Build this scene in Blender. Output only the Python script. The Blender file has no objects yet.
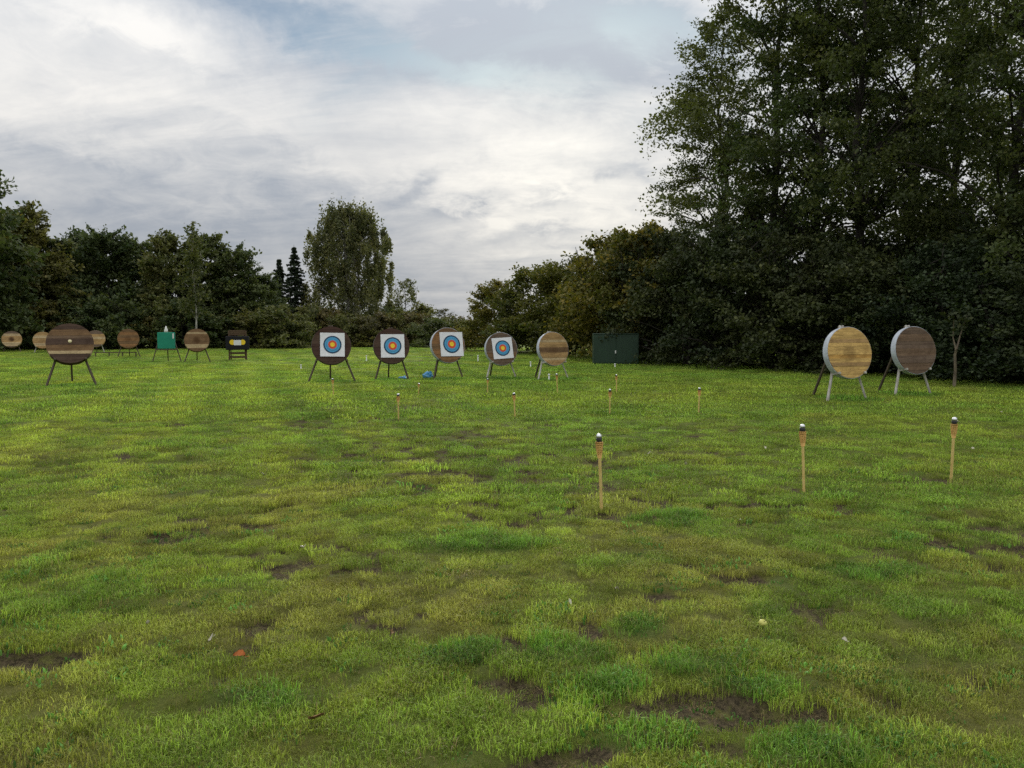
import bpy, bmesh, math, random
import numpy as np
from mathutils import Vector, Matrix

R = math.radians
scene = bpy.context.scene
COL = scene.collection

# ------------------------------------------------------------------ camera
F_PX, CAM_H, HORIZON = 803.0, 1.6, 327.0
PITCH = math.atan((384 - HORIZON) / F_PX)
cam_d = bpy.data.cameras.new('camera')
cam = bpy.data.objects.new('camera', cam_d)
COL.objects.link(cam)
cam_d.sensor_width = 36.0
cam_d.lens = 36.0 * F_PX / 1024.0
cam_d.clip_start, cam_d.clip_end = 0.05, 4000
cam.location = (0, 0, CAM_H)
cam.rotation_euler = (math.pi / 2 - PITCH, 0, 0)
scene.camera = cam

# ------------------------------------------------------------------ light
SUN_AZ, SUN_EL = R(4.8), R(10)          # azimuth to the right of +Y
SUN_DIR = Vector((math.sin(SUN_AZ) * math.cos(SUN_EL), math.cos(SUN_AZ) * math.cos(SUN_EL), math.sin(SUN_EL)))

scene.view_settings.view_transform = 'Standard'
scene.view_settings.look = 'None'
scene.view_settings.gamma = 1.0
scene.view_settings.exposure = 0.35
scene.view_settings.use_curve_mapping = False
scene.render.engine = 'CYCLES'
scene.cycles.use_denoising = False
scene.cycles.max_bounces = 5
scene.cycles.diffuse_bounces = 3
scene.cycles.transparent_max_bounces = 4


class NT:
    """tiny helper for wiring shader nodes"""
    def __init__(self, tree):
        self.t = tree; self.n = tree.nodes; self.l = tree.links

    def add(self, kind, ins=None, **props):
        nd = self.n.new(kind)
        for k, v in props.items():
            setattr(nd, k, v)
        for k, v in (ins or {}).items():
            s = nd.inputs[k]
            if isinstance(v, bpy.types.NodeSocket):
                self.l.new(v, s)
            else:
                s.default_value = v
        return nd

    def m(self, op, a, b=0.0, c=0.0, clamp=False):
        return self.add('ShaderNodeMath', {0: a, 1: b, 2: c}, operation=op, use_clamp=clamp).outputs[0]

    def mix(self, f, a, b, mode='MIX'):
        nd = self.add('ShaderNodeMix', data_type='RGBA', blend_type=mode)
        for idx, v in ((0, f), (6, a), (7, b)):
            s = nd.inputs[idx]
            if isinstance(v, bpy.types.NodeSocket):
                self.l.new(v, s)
            else:
                s.default_value = v if idx == 0 else (tuple(v) + (1,))[:4]
        return nd.outputs[2]

    def ramp(self, f, lo, hi, a=0.0, b=1.0):
        nd = self.add('ShaderNodeMapRange', {0: f, 1: lo, 2: hi, 3: a, 4: b}, interpolation_type='SMOOTHSTEP')
        return nd.outputs[0]

    def noise(self, vec, scale, detail=3, rough=.55, dist=0.0):
        nd = self.add('ShaderNodeTexNoise', {'Scale': scale, 'Detail': detail, 'Roughness': rough, 'Distortion': dist})
        if vec is not None:
            self.l.new(vec, nd.inputs['Vector'])
        return nd.outputs[0]


world = bpy.data.worlds.new('World')
scene.world = world
world.use_nodes = True
w = NT(world.node_tree)
w.n.clear()
sky = w.add('ShaderNodeTexSky', sky_type='NISHITA', sun_disc=False, sun_elevation=SUN_EL,
            sun_rotation=SUN_AZ, altitude=50, air_density=1.0, dust_density=1.0, ozone_density=1.0)
tc = w.add('ShaderNodeTexCoord').outputs['Generated']
sx = w.add('ShaderNodeSeparateXYZ', {0: tc})
X, Y, Z = sx.outputs
zz = w.m('ADD', w.m('MAXIMUM', Z, 0.0), 0.30)
# a flat cloud deck: streets and streaks shrink towards the horizon
px_ = w.m('DIVIDE', X, zz); py_ = w.m('DIVIDE', Y, zz)
deck = w.add('ShaderNodeCombineXYZ', {0: px_, 1: py_, 2: 0.0}).outputs[0]
big = w.noise(w.add('ShaderNodeMapping', {0: deck, 'Rotation': (0, 0, R(24)), 'Scale': (0.8, 1.3, 1), 'Location': (3.1, 1.4, 0)}).outputs[0], 1.1, 6, .55, .4)
streak = w.noise(w.add('ShaderNodeMapping', {0: deck, 'Rotation': (0, 0, R(30)), 'Scale': (0.6, 1.9, 1), 'Location': (7.7, 0.3, 0)}).outputs[0], 2.0, 9, .62, .7)
fine = w.noise(deck, 9.0, 6, .65, .5)
# forward bearings for the few cloud banks that can be told apart
yy = w.m('MAXIMUM', Y, 0.15)
warp = w.m('ADD', w.m('MULTIPLY', w.m('SUBTRACT', w.noise(tc, 5.0, 6, .62), 0.5), 0.30), w.m('MULTIPLY', w.m('SUBTRACT', fine, .5), .10))
warp2 = w.m('ADD', w.m('MULTIPLY', w.m('SUBTRACT', w.noise(tc, 8.0, 6, .62, .3), 0.5), 0.10), w.m('MULTIPLY', w.m('SUBTRACT', fine, .5), .05))
U = w.m('ADD', w.m('DIVIDE', X, yy), warp)
V = w.m('ADD', w.m('DIVIDE', Z, yy), warp2)


def bank(px, py, wpx, hpx, slope=0.0):
    u0, v0 = (px - 512) / F_PX, (HORIZON - py) / F_PX
    du = w.m('SUBTRACT', U, u0)
    dv = w.m('SUBTRACT', w.m('SUBTRACT', V, v0), w.m('MULTIPLY', du, slope))
    a = w.m('POWER', w.m('DIVIDE', du, wpx / F_PX), 2.0)
    b = w.m('POWER', w.m('DIVIDE', dv, hpx / F_PX), 2.0)
    return w.m('EXPONENT', w.m('MULTIPLY', w.m('ADD', a, b), -1.0))


bright = w.m('ADD', w.m('MULTIPLY', w.m('SUBTRACT', streak, .5), 1.45), w.m('MULTIPLY', w.m('SUBTRACT', big, .5), .8))
bright = w.m('ADD', bright, w.m('MULTIPLY', w.m('SUBTRACT', fine, .5), .75))
bright = w.m('ADD', bright, 0.50)
for (a, args) in [(.26, (40, 95, 200, 55, -.10)), (.24, (330, 150, 170, 22, -.35)), (.25, (200, 60, 150, 18, -.45)),
                  (-.34, (90, 215, 230, 45, -.08)), (-.25, (290, 225, 150, 26, .05)), (-.50, (520, 30, 170, 55, -.12)), (-.15, (330, 45, 110, 40, -.3)),
                  (-.50, (422, 188, 34, 9, .40)), (-.40, (472, 217, 40, 8, .05)), (-.36, (572, 212, 26, 8, 0)), (-.30, (640, 175, 26, 8, 0)), (-.22, (545, 240, 40, 7, .1)),
                  (.40, (560, 190, 130, 40, -.08)), (-.16, (640, 60, 90, 50, 0)), (-.10, (540, 120, 60, 20, -.2)), (.20, (110, 20, 120, 16, -.2)), (-.2, (60, 168, 110, 14, -.1))]:
    bright = w.m('ADD', bright, w.m('MULTIPLY', bank(*args), a))
bf = w.m('MINIMUM', w.m('MAXIMUM', bright, 0.0), 1.0)
cloud = w.mix(bf, (3.3, 3.6, 4.05), (6.5, 6.4, 6.2))
# thin cloud glows where the sun stands behind it
dot = w.add('ShaderNodeVectorMath', {0: tc, 1: SUN_DIR}, operation='DOT_PRODUCT').outputs['Value']
glow = w.m('POWER', w.m('MAXIMUM', dot, 0.0), 90.0)
glow2 = w.m('POWER', w.m('MAXIMUM', dot, 0.0), 9.0)
gl = w.m('ADD', w.m('MULTIPLY', glow, 2.4), w.m('MULTIPLY', glow2, .25))
gl = w.m('MULTIPLY', gl, w.m('ADD', w.m('MULTIPLY', bf, .85), .15))
cloud = w.mix(1.0, cloud, w.add('ShaderNodeVectorMath', {0: (1.0, .90, .66), 'Scale': gl}, operation='SCALE').outputs[0], 'ADD')
# an overcast deck is brighter overhead than at the horizon (the standard overcast sky, about 1 : 2.4)
cloud = w.mix(1.0, cloud, w.add('ShaderNodeVectorMath', {0: (1, 1, 1), 'Scale': w.m('ADD', w.m('MULTIPLY', w.m('MAXIMUM', Z, 0.0), 1.5), 0.72)}, operation='SCALE').outputs[0], 'MULTIPLY')
hole = w.m('ADD', w.m('MULTIPLY', bank(290, 22, 130, 28, -.3), 1.0), w.m('MULTIPLY', bank(640, 25, 90, 26, -.1), .8))
hole = w.m('ADD', hole, w.m('MULTIPLY', bank(440, 70, 140, 18, -.2), .5))
hole = w.m('MAXIMUM', hole, w.ramp(big, .36, .22, 0, .55))
hole = w.m('MULTIPLY', hole, w.m('MULTIPLY', w.ramp(streak, .68, .40), w.ramp(Z, .12, .24)), 0, True)
skyc = w.mix(w.m('MULTIPLY', hole, .85), cloud, w.mix(1.0, sky.outputs[0], (0.36, .50, .68), 'MULTIPLY'))
bg = w.add('ShaderNodeBackground', {'Color': skyc, 'Strength': 0.1})
wo = w.add('ShaderNodeOutputWorld', {'Surface': bg.outputs[0]})

sd = bpy.data.lights.new('sun', 'SUN')
sd.energy, sd.angle, sd.color = 1.4, R(18), (1.0, .95, .86)
sun = bpy.data.objects.new('sun', sd)
COL.objects.link(sun)
sun.rotation_euler = (-SUN_DIR).to_track_quat('-Z', 'Y').to_euler()
sun.location = (0, 0, 30)

# ------------------------------------------------------------------ helpers
def ray(px, py):
    a, b = (px - 512) / F_PX, (384 - py) / F_PX
    c, s = math.cos(PITCH), math.sin(PITCH)
    return Vector((a, c + b * s, -s + b * c))


def G(px, py):
    d = ray(px, py)
    k = -CAM_H / d.z
    return (d.x * k, d.y * k)


def P(px, d):                      # the spot in column px at a ground distance d
    return ((px - 512) / F_PX * d, d)


def obj(name, mesh, mat=None, parent=None, loc=None, rot=None, scl=None):
    o = bpy.data.objects.new(name, mesh)
    COL.objects.link(o)
    if mat is not None and mesh is not None and len(mesh.materials) == 0:
        mesh.materials.append(mat)
    if parent is not None:
        o.parent = parent
    if loc is not None: o.location = loc
    if rot is not None: o.rotation_euler = rot
    if scl is not None: o.scale = (scl,) * 3 if isinstance(scl, (int, float)) else scl
    return o


def tag(o, label, cat, group=None):
    o['label'] = label; o['category'] = cat
    if group: o['group'] = group
    return o


def thing(name, label, cat, loc=(0, 0, 0), rz=0.0, group=None, scl=1.0):
    o = obj(name, None, loc=loc, rot=(0, 0, rz), scl=scl)
    o.empty_display_size = .2
    return tag(o, label, cat, group)


def mesh_from(name, verts, faces, smooth=False):
    me = bpy.data.meshes.new(name)
    me.from_pydata([tuple(v) for v in verts], [], faces)
    me.update()
    if smooth:
        me.polygons.foreach_set('use_smooth', [True] * len(me.polygons))
    return me


class MB:
    def __init__(self): self.v = []; self.f = []

    def tube(self, pts, rads, n=8, cap=True):
        pts = [Vector(p) for p in pts]
        base = len(self.v)
        for i, p in enumerate(pts):
            t = (pts[min(i + 1, len(pts) - 1)] - pts[max(i - 1, 0)]).normalized()
            up = Vector((1, 0, 0)) if abs(t.x) < .8 else Vector((0, 1, 0))
            a = t.cross(up).normalized(); b = t.cross(a)
            for k in range(n):
                q = 2 * math.pi * k / n
                self.v.append(p + (a * math.cos(q) + b * math.sin(q)) * rads[i])
        for i in range(len(pts) - 1):
            for k in range(n):
                k2 = (k + 1) % n
                self.f.append((base + i * n + k, base + i * n + k2, base + (i + 1) * n + k2, base + (i + 1) * n + k))
        if cap:
            self.f.append(tuple(base + k for k in range(n)))
            self.f.append(tuple(base + (len(pts) - 1) * n + k for k in reversed(range(n))))
        return self

    def box(self, c, size, rot=None):
        base = len(self.v); c = Vector(c); h = Vector(size) / 2
        for i in range(8):
            p = Vector(((1 if i & 1 else -1) * h.x, (1 if i & 2 else -1) * h.y, (1 if i & 4 else -1) * h.z))
            if rot is not None: p = rot @ p
            self.v.append(c + p)
        for f in ((0, 2, 3, 1), (4, 5, 7, 6), (0, 1, 5, 4), (2, 6, 7, 3), (0, 4, 6, 2), (1, 3, 7, 5)):
            self.f.append(tuple(base + k for k in f))
        return self

    def beam(self, a, b, w_, h_):       # squared timber from a to b
        a, b = Vector(a), Vector(b); d = b - a
        q = d.to_track_quat('Z', 'Y').to_matrix()
        return self.box((a + b) / 2, (w_, h_, d.length), q)

    def lathe(self, prof, n=16, c=(0, 0, 0)):
        base = len(self.v); c = Vector(c)
        for (r, z) in prof:
            for k in range(n):
                q = 2 * math.pi * k / n
                self.v.append(c + Vector((r * math.cos(q), r * math.sin(q), z)))
        for i in range(len(prof) - 1):
            for k in range(n):
                k2 = (k + 1) % n
                self.f.append((base + i * n + k, base + i * n + k2, base + (i + 1) * n + k2, base + (i + 1) * n + k))
        self.f.append(tuple(base + k for k in reversed(range(n))))
        self.f.append(tuple(base + (len(prof) - 1) * n + k for k in range(n)))
        return self

    def mesh(self, name, smooth=False, bevel=0.0):
        me = mesh_from(name, self.v, self.f, smooth)
        if bevel:
            bm = bmesh.new(); bm.from_mesh(me)
            bmesh.ops.bevel(bm, geom=list(bm.edges), offset=bevel, segments=1, affect='EDGES')
            bm.to_mesh(me); bm.free()
        return me


# value noise used for the lie of the land and where the turf is bare, dry or lush
def _hash(i, j, s):
    h = (i * 374761393 + j * 668265263 + s * 1442695041) & 0xFFFFFFFF
    h = ((h ^ (h >> 13)) * 1274126177) & 0xFFFFFFFF
    return ((h ^ (h >> 16)) & 0xFFFF) / 65535.0


def vnoise(x, y, s=0):
    x = np.asarray(x, dtype=np.float64); y = np.asarray(y, dtype=np.float64)
    i = np.floor(x).astype(np.int64); j = np.floor(y).astype(np.int64)
    fx, fy = x - i, y - j
    fx = fx * fx * (3 - 2 * fx); fy = fy * fy * (3 - 2 * fy)
    a = _hash(i, j, s) * (1 - fx) + _hash(i + 1, j, s) * fx
    b = _hash(i, j + 1, s) * (1 - fx) + _hash(i + 1, j + 1, s) * fx
    return a * (1 - fy) + b * fy


def fbm(x, y, s=0, o=4):
    t, amp, tot = 0, 1.0, 0
    for k in range(o):
        c, sn = math.cos(.6 * k), math.sin(.6 * k)
        t = t + amp * vnoise((x * c - y * sn) * 2 ** k + 17.3 * k, (x * sn + y * c) * 2 ** k - 9.1 * k, s + k); tot += amp; amp *= .55
    return t / tot


def sstep(a, b, t):
    t = np.clip((t - a) / (b - a), 0, 1)
    return t * t * (3 - 2 * t)


def gauss(x, y, px, py, rx, ry):
    cx, cy = G(px, py)
    return np.exp(-((x - cx) / rx) ** 2 - ((y - cy) / ry) ** 2)


SOIL_SPOTS = [(715, 712, .33, .17), (800, 712, .18, .12), (585, 628, .11, .26), (520, 690, .14, .22), (565, 757, .22, .14), (660, 600, .2, .1), (640, 655, .16, .08),
              (15, 662, .40, .17), (200, 712, .09, .05), (890, 558, .18, .12), (740, 580, .22, .12), (965, 548, .2, .12), (1010, 570, .3, .15), (505, 523, .2, .12),
              (598, 515, .16, .14), (690, 752, .2, .08), (880, 700, .16, .1), (430, 610, .1, .08), (385, 628, .16, .1), (70, 742, .1, .05)]
LUSH_SPOTS = [(645, 745, .20, .10), (810, 752, .24, .14), (640, 630, .17, .16), (690, 668, .22, .12), (745, 690, .18, .07), (540, 655, .26, .16),
              (610, 690, .12, .10), (570, 660, .16, .14), (470, 655, .3, .16), (870, 575, .4, .2), (660, 520, .5, .3), (480, 545, .6, .3), (250, 700, .3, .1),
              (332, 382, .7, .5), (392, 380, .7, .6), (448, 379.5, .7, .6), (502, 379, .8, .6), (554, 380, .9, .6), (71, 385.5, .7, .5), (849, 400, .6, .5), (914, 395, .6, .5)]
SCAR_SPOTS = [(430, 452, 1.7, 1.6), (500, 470, 1.3, 1.2), (700, 500, 1.3, .9), (440, 490, 1.0, .8), (520, 505, .9, .7), (640, 505, .8, .5), (760, 510, .8, .5), (180, 528, .7, .4),
              (370, 415, 1.8, 2.0), (1000, 545, .7, .5), (650, 455, 1.2, 1.0), (310, 560, .7, .4)]


def fields(x, y):
    wx = x + .22 * (fbm(x * 2.1, y * 2.1, 5) - .5); wy = y + .22 * (fbm(x * 2.1, y * 2.1, 9) - .5)
    bare = np.zeros_like(x); lush = np.zeros_like(x); scar = np.zeros_like(x)
    for s in SOIL_SPOTS: bare = np.maximum(bare, gauss(wx, wy, *s))
    for s in LUSH_SPOTS: lush = np.maximum(lush, gauss(wx, wy, *s))
    for s in SCAR_SPOTS: scar = np.maximum(scar, gauss(wx, wy, *s))
    n = fbm(x * 3.2, y * 3.2, 21, 3)
    n2 = fbm(x * 11, y * 11, 25, 3)
    bare = sstep(.30, .62, bare * (.45 + .7 * n + .45 * n2))
    s2 = sstep(.555, .60, fbm(x * 6.2, y * 6.2, 33, 2) + .13 * scar + .12 * (n2 - .5) - .045)
    bare = np.maximum(bare, s2 * sstep(.10, .5, scar) * .9)
    bare = np.maximum(bare, .75 * sstep(.70, .78, fbm(x * 2.3, y * 2.3, 41, 3) + .12 * (n2 - .5)))
    lush = np.maximum(sstep(.3, .7, lush * (.5 + n)) * .85, sstep(.62, .78, fbm(x * 1.3, y * 1.3, 57, 4)) * .5)
    lush = lush * (1 - bare)
    near = sstep(14, 4, y)
    dry = sstep(.50, .74, fbm(x * .9 + 3, y * .9, 71, 5) + .03 * near) * (.35 + .65 * near)
    dry = np.maximum(dry, sstep(.3, .9, np.maximum.reduce([gauss(x, y, 960, 690, .9, .6), .6 * gauss(x, y, 590, 462, 1.2, .9), .5 * gauss(x, y, 80, 470, 3.0, 2.0), .7 * gauss(x, y, 930, 640, 1.0, .7)])))
    return bare, lush, dry * (1 - .6 * lush)


GREEN = np.array((.138, .226, .032)); YGREEN = np.array((.238, .290, .038)); DRY = np.array((.265, .235, .062))
LUSH = np.array((.095, .195, .028)); SOIL = np.array((.105, .078, .054)); MOSS = np.array((.20, .215, .030))


def turf_colour(x, y):
    bare, lush, dry = fields(x, y)
    t = fbm(x * .28, y * .28, 91, 4)
    stripe = np.sin((x + .345 * y + .25 * (t - .5)) * 2 * math.pi / 1.7)          # the mower's lanes run down the range
    stripe = stripe * sstep(.6, -.8, x) * sstep(4, 7, y)
    yg = np.clip(sstep(.38, .66, t) * .5 + .10 + .26 * stripe, 0, 1)
    c = GREEN * (1 - yg)[:, None] + YGREEN * yg[:, None]
    ms = sstep(.58, .70, fbm(x * 3.3, y * 3.3, 123, 3)) * .5
    c = c * (1 - ms)[:, None] + MOSS * ms[:, None]
    c = c * (1 - .55 * dry)[:, None] + DRY * (.55 * dry)[:, None]
    c = c * (1 - lush)[:, None] + LUSH * lush[:, None]
    v = (.60 + .28 * fbm(x * 3.0, y * 3.0, 150, 3) + .66 * fbm(x * 13.0, y * 13.0, 155, 2)) * (1 + .07 * stripe)
    return c * v[:, None], bare, lush, dry


def height(x, y):
    x = np.asarray(x, dtype=np.float64); y = np.asarray(y, dtype=np.float64)
    bare, lush, dry = fields(x.ravel(), y.ravel())
    bare = bare.reshape(x.shape); lush = lush.reshape(x.shape)
    fade = sstep(55, 25, np.abs(y)) * sstep(45, 20, np.abs(x))
    h = .07 * (fbm(x * .35, y * .35, 201, 3) - .5) + .03 * (fbm(x * 1.5, y * 1.5, 211, 3) - .5) + .050 * (fbm(x * 5.0, y * 5.0, 221, 2) - .5)
    return (h - .05 * bare + .02 * lush) * fade


def hz(x, y):
    return float(height(np.array([x]), np.array([y]))[0])


# ------------------------------------------------------------------ materials
MATS = {}


def mat(name):
    m = bpy.data.materials.new(name); m.use_nodes = True
    m.node_tree.nodes.clear()
    MATS[name] = m
    return m, NT(m.node_tree)


def finish(n, bsdf, disp=None):
    o = n.add('ShaderNodeOutputMaterial', {'Surface': bsdf})


def simple(name, col, rough=.7, var=.25, scale=8.0, metal=0.0, bump=.1, stretch=(1, 1, 1), col2=None, spec=.3):
    m, n = mat(name)
    co = n.add('ShaderNodeTexCoord').outputs['Object']
    mp = n.add('ShaderNodeMapping', {0: co, 'Scale': stretch}).outputs[0]
    f = n.noise(mp, scale, 5, .6)
    c2 = col2 or tuple(c * (1 - var) for c in col)
    c = n.mix(n.ramp(f, .35, .65), c2, col)
    c = n.mix(n.ramp(n.noise(mp, scale * 5, 3, .6), .3, .7, 0, .35), c, tuple(x * .7 for x in col))
    b = n.add('ShaderNodeBump', {'Strength': bump, 'Height': n.noise(mp, scale * 4, 3)}).outputs[0]
    bs = n.add('ShaderNodeBsdfPrincipled', {'Base Color': c, 'Roughness': rough, 'Metallic': metal, 'Normal': b, 'Specular IOR Level': spec})
    finish(n, bs.outputs[0])
    return m


def straw_material():
    m, n = mat('straw_layer')
    co = n.add('ShaderNodeTexCoord').outputs['Object']
    oi = n.add('ShaderNodeObjectInfo')
    mp = n.add('ShaderNodeMapping', {0: co, 'Scale': (1.2, 1.2, 9)}).outputs[0]
    st = n.noise(mp, 5, 5, .65)
    fib = n.noise(n.add('ShaderNodeMapping', {0: co, 'Scale': (3, 3, 34)}).outputs[0], 6, 4, .7)
    c = n.mix(n.ramp(st, .32, .68, 0, .55), oi.outputs['Color'], (.06, .042, .03))
    c = n.mix(n.ramp(fib, .35, .7, 0, .4), c, n.mix(1.0, oi.outputs['Color'], (1.5, 1.45, 1.35), 'MULTIPLY'))
    blot = n.noise(co, 3.4, 6, .68, .6)
    c = n.mix(n.ramp(blot, .45, .70, 0, .55), c, n.mix(1.0, oi.outputs['Color'], (.42, .38, .36), 'MULTIPLY'))
    lines = n.noise(n.add('ShaderNodeMapping', {0: co, 'Scale': (1.0, 1.0, 40)}).outputs[0], 1.4, 3, .6)
    c = n.mix(n.ramp(lines, .52, .66, 0, .55), c, n.mix(1.0, oi.outputs['Color'], (.45, .40, .38), 'MULTIPLY'))
    # arrows have shot the middle out: torn, darker straw
    s = n.add('ShaderNodeSeparateXYZ', {0: co})
    rr = n.m('SQRT', n.m('ADD', n.m('POWER', s.outputs[0], 2.0), n.m('POWER', s.outputs[2], 2.0)))
    rr = n.m('ADD', rr, n.m('MULTIPLY', n.m('SUBTRACT', n.noise(co, 7, 4, .6), .5), .22))
    al = oi.outputs['Alpha']
    c = n.mix(n.m('MULTIPLY', n.ramp(rr, .24, .06), n.m('SUBTRACT', 1.0, al)), c, (.085, .045, .022))
    b = n.add('ShaderNodeBump', {'Strength': .5, 'Distance': .01, 'Height': fib}).outputs[0]
    bs = n.add('ShaderNodeBsdfPrincipled', {'Base Color': c, 'Roughness': .95, 'Normal': b, 'Specular IOR Level': .1})
    finish(n, bs.outputs[0])
    return m


M_STRAW = straw_material()
M_LEG = simple('weathered_leg_wood', (.11, .085, .06), .85, .4, 6, stretch=(6, 6, 1))
M_LEGPALE = simple('pale_painted_wood', (.52, .50, .46), .7, .4, 5, stretch=(3, 3, 1), col2=(.30, .27, .23))
M_BAND = simple('grey_white_band', (.50, .54, .60), .5, .25, 4, spec=.5)
M_BANDDARK = simple('dull_band', (.17, .16, .15), .6, .35, 4)
M_PAPER = simple('face_paper', (.80, .80, .84), .8, .06, 3, bump=.03)
M_NAVY = simple('navy_print', (.022, .06, .12), .7, .12, 9, bump=.02)
M_BLUE = simple('light_blue_print', (.09, .36, .62), .7, .12, 9, bump=.02)
M_RED = simple('red_print', (.68, .09, .045), .7, .12, 9, bump=.02)
M_YELLOW = simple('yellow_print', (.95, .66, .04), .7, .12, 9, bump=.02)
M_BAMBOO = simple('bamboo_pole', (.86, .66, .27), .5, .3, 7, stretch=(4, 4, 1), col2=(.74, .52, .18))
M_WEAVE = simple('bamboo_weave', (.80, .50, .17), .65, .35, 30, col2=(.60, .34, .10))
M_BLACK = simple('black_tin', (.018, .018, .02), .4, .3, 12, spec=.5)
M_SILVER = simple('bright_cap', (.78, .79, .80), .28, .1, 15, metal=.85, spec=.6)
M_GREENFOAM = simple('green_foam', (.02, .26, .17), .8, .12, 4)
M_DARKFOAM = simple('black_foam', (.012, .012, .016), .8, .3, 6)
M_CRATE = simple('brown_boards', (.12, .075, .045), .85, .4, 8, stretch=(1, 1, 5))
M_GREENSTEEL = simple('dark_green_steel', (.018, .046, .026), .5, .2, 3, spec=.4)
M_BLUEBAG = simple('blue_plastic', (.02, .30, .72), .35, .35, 12, bump=.4, col2=(.35, .62, .85), spec=.5)
M_WHITE = simple('white_plastic', (.78, .78, .76), .5, .1, 10)
M_OPAL = simple('opal_globe', (.85, .85, .84), .3, .03, 4, spec=.5)
M_GREYPOST = simple('grey_post', (.12, .12, .12), .5, .2, 6)
M_LEAFORANGE = simple('dead_leaf_orange', (.42, .12, .02), .7, .4, 20)
M_LEAFBROWN = simple('dead_leaf_brown', (.30, .17, .07), .8, .4, 20)
M_LEAFPALE = simple('pale_leaf', (.58, .54, .42), .7, .2, 20)
M_CREAM = simple('cream_spot', (.80, .70, .42), .6, .1, 10)
M_APPLE = simple('apple_skin', (.62, .60, .13), .4, .25, 10, spec=.5)


def bark(name, col, col2):
    return simple(name, col, .9, .4, 5, bump=.5, stretch=(3, 3, .8), col2=col2)


M_BARK = bark('dark_bark', (.045, .038, .030), (.022, .019, .016))
M_BARKBIRCH = bark('birch_bark', (.50, .48, .44), (.16, .14, .12))
M_BARKPALE = bark('sapling_bark', (.17, .14, .09), (.09, .07, .05))


def leaf_material(name, a, b, c, trans=.28):
    """three leaf tones spread by clump and by leaf"""
    m, n = mat(name)
    at = n.add('ShaderNodeAttribute', attribute_name='tint')
    s = n.add('ShaderNodeSeparateColor', {0: at.outputs['Color']})
    oi = n.add('ShaderNodeObjectInfo')
    col = n.mix(n.ramp(s.outputs[0], .25, .75), a, b)
    col = n.mix(n.ramp(s.outputs[1], .80, .98), col, c)
    col = n.mix(1.0, col, n.mix(oi.outputs['Random'], (.72, .82, .80), (1.32, 1.16, 1.02)), 'MULTIPLY')
    bs = n.add('ShaderNodeBsdfPrincipled', {'Base Color': col, 'Roughness': .6, 'Specular IOR Level': .18})
    tr = n.add('ShaderNodeBsdfTranslucent', {'Color': n.mix(1.0, col, (1.25, 1.35, .6), 'MULTIPLY')})
    mx = n.add('ShaderNodeMixShader', {0: trans, 1: bs.outputs[0], 2: tr.outputs[0]})
    finish(n, mx.outputs[0])
    return m


L_ALDER = leaf_material('alder_leaves', (.050, .066, .027), (.088, .108, .040), (.14, .15, .06), .35)
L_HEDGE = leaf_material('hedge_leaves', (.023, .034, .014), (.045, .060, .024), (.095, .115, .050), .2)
L_HAZEL = leaf_material('hazel_leaves', (.075, .088, .024), (.125, .122, .030), (.22, .18, .04), .32)
L_LEFT = leaf_material('copse_leaves', (.075, .094, .040), (.125, .138, .054), (.185, .175, .068), .32)
L_ASH = leaf_material('ash_leaves', (.055, .080, .036), (.090, .115, .050), (.13, .145, .06), .3)
L_OAK = leaf_material('oak_leaves', (.092, .100, .038), (.140, .140, .052), (.20, .18, .068), .32)
L_BIRCH = leaf_material('birch_leaves', (.090, .102, .050), (.165, .168, .080), (.22, .20, .09), .35)
L_SPRUCE = leaf_material('spruce_needles', (.036, .052, .036), (.058, .076, .046), (.07, .09, .05), .12)
L_BRUSH = leaf_material('brush_leaves', (.085, .075, .036), (.135, .115, .050), (.20, .15, .06), .25)


def grass_material():
    m, n = mat('grass_blade')
    g = n.add('ShaderNodeAttribute', attribute_name='gcol', attribute_type='INSTANCER').outputs['Color']
    t = n.add('ShaderNodeAttribute', attribute_name='btint')
    s = n.add('ShaderNodeSeparateColor', {0: t.outputs['Color']})
    c = n.mix(1.0, g, n.add('ShaderNodeCombineColor', {0: s.outputs[0], 1: s.outputs[0], 2: s.outputs[0]}).outputs[0], 'MULTIPLY')
    c = n.mix(s.outputs[1], c, (.30, .235, .10))
    bs = n.add('ShaderNodeBsdfPrincipled', {'Base Color': c, 'Roughness': .55, 'Specular IOR Level': .25})
    tr = n.add('ShaderNodeBsdfTranslucent', {'Color': n.mix(1.0, c, (1.15, 1.2, .7), 'MULTIPLY')})
    mx = n.add('ShaderNodeMixShader', {0: .38, 1: bs.outputs[0], 2: tr.outputs[0]})
    finish(n, mx.outputs[0])
    return m


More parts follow.
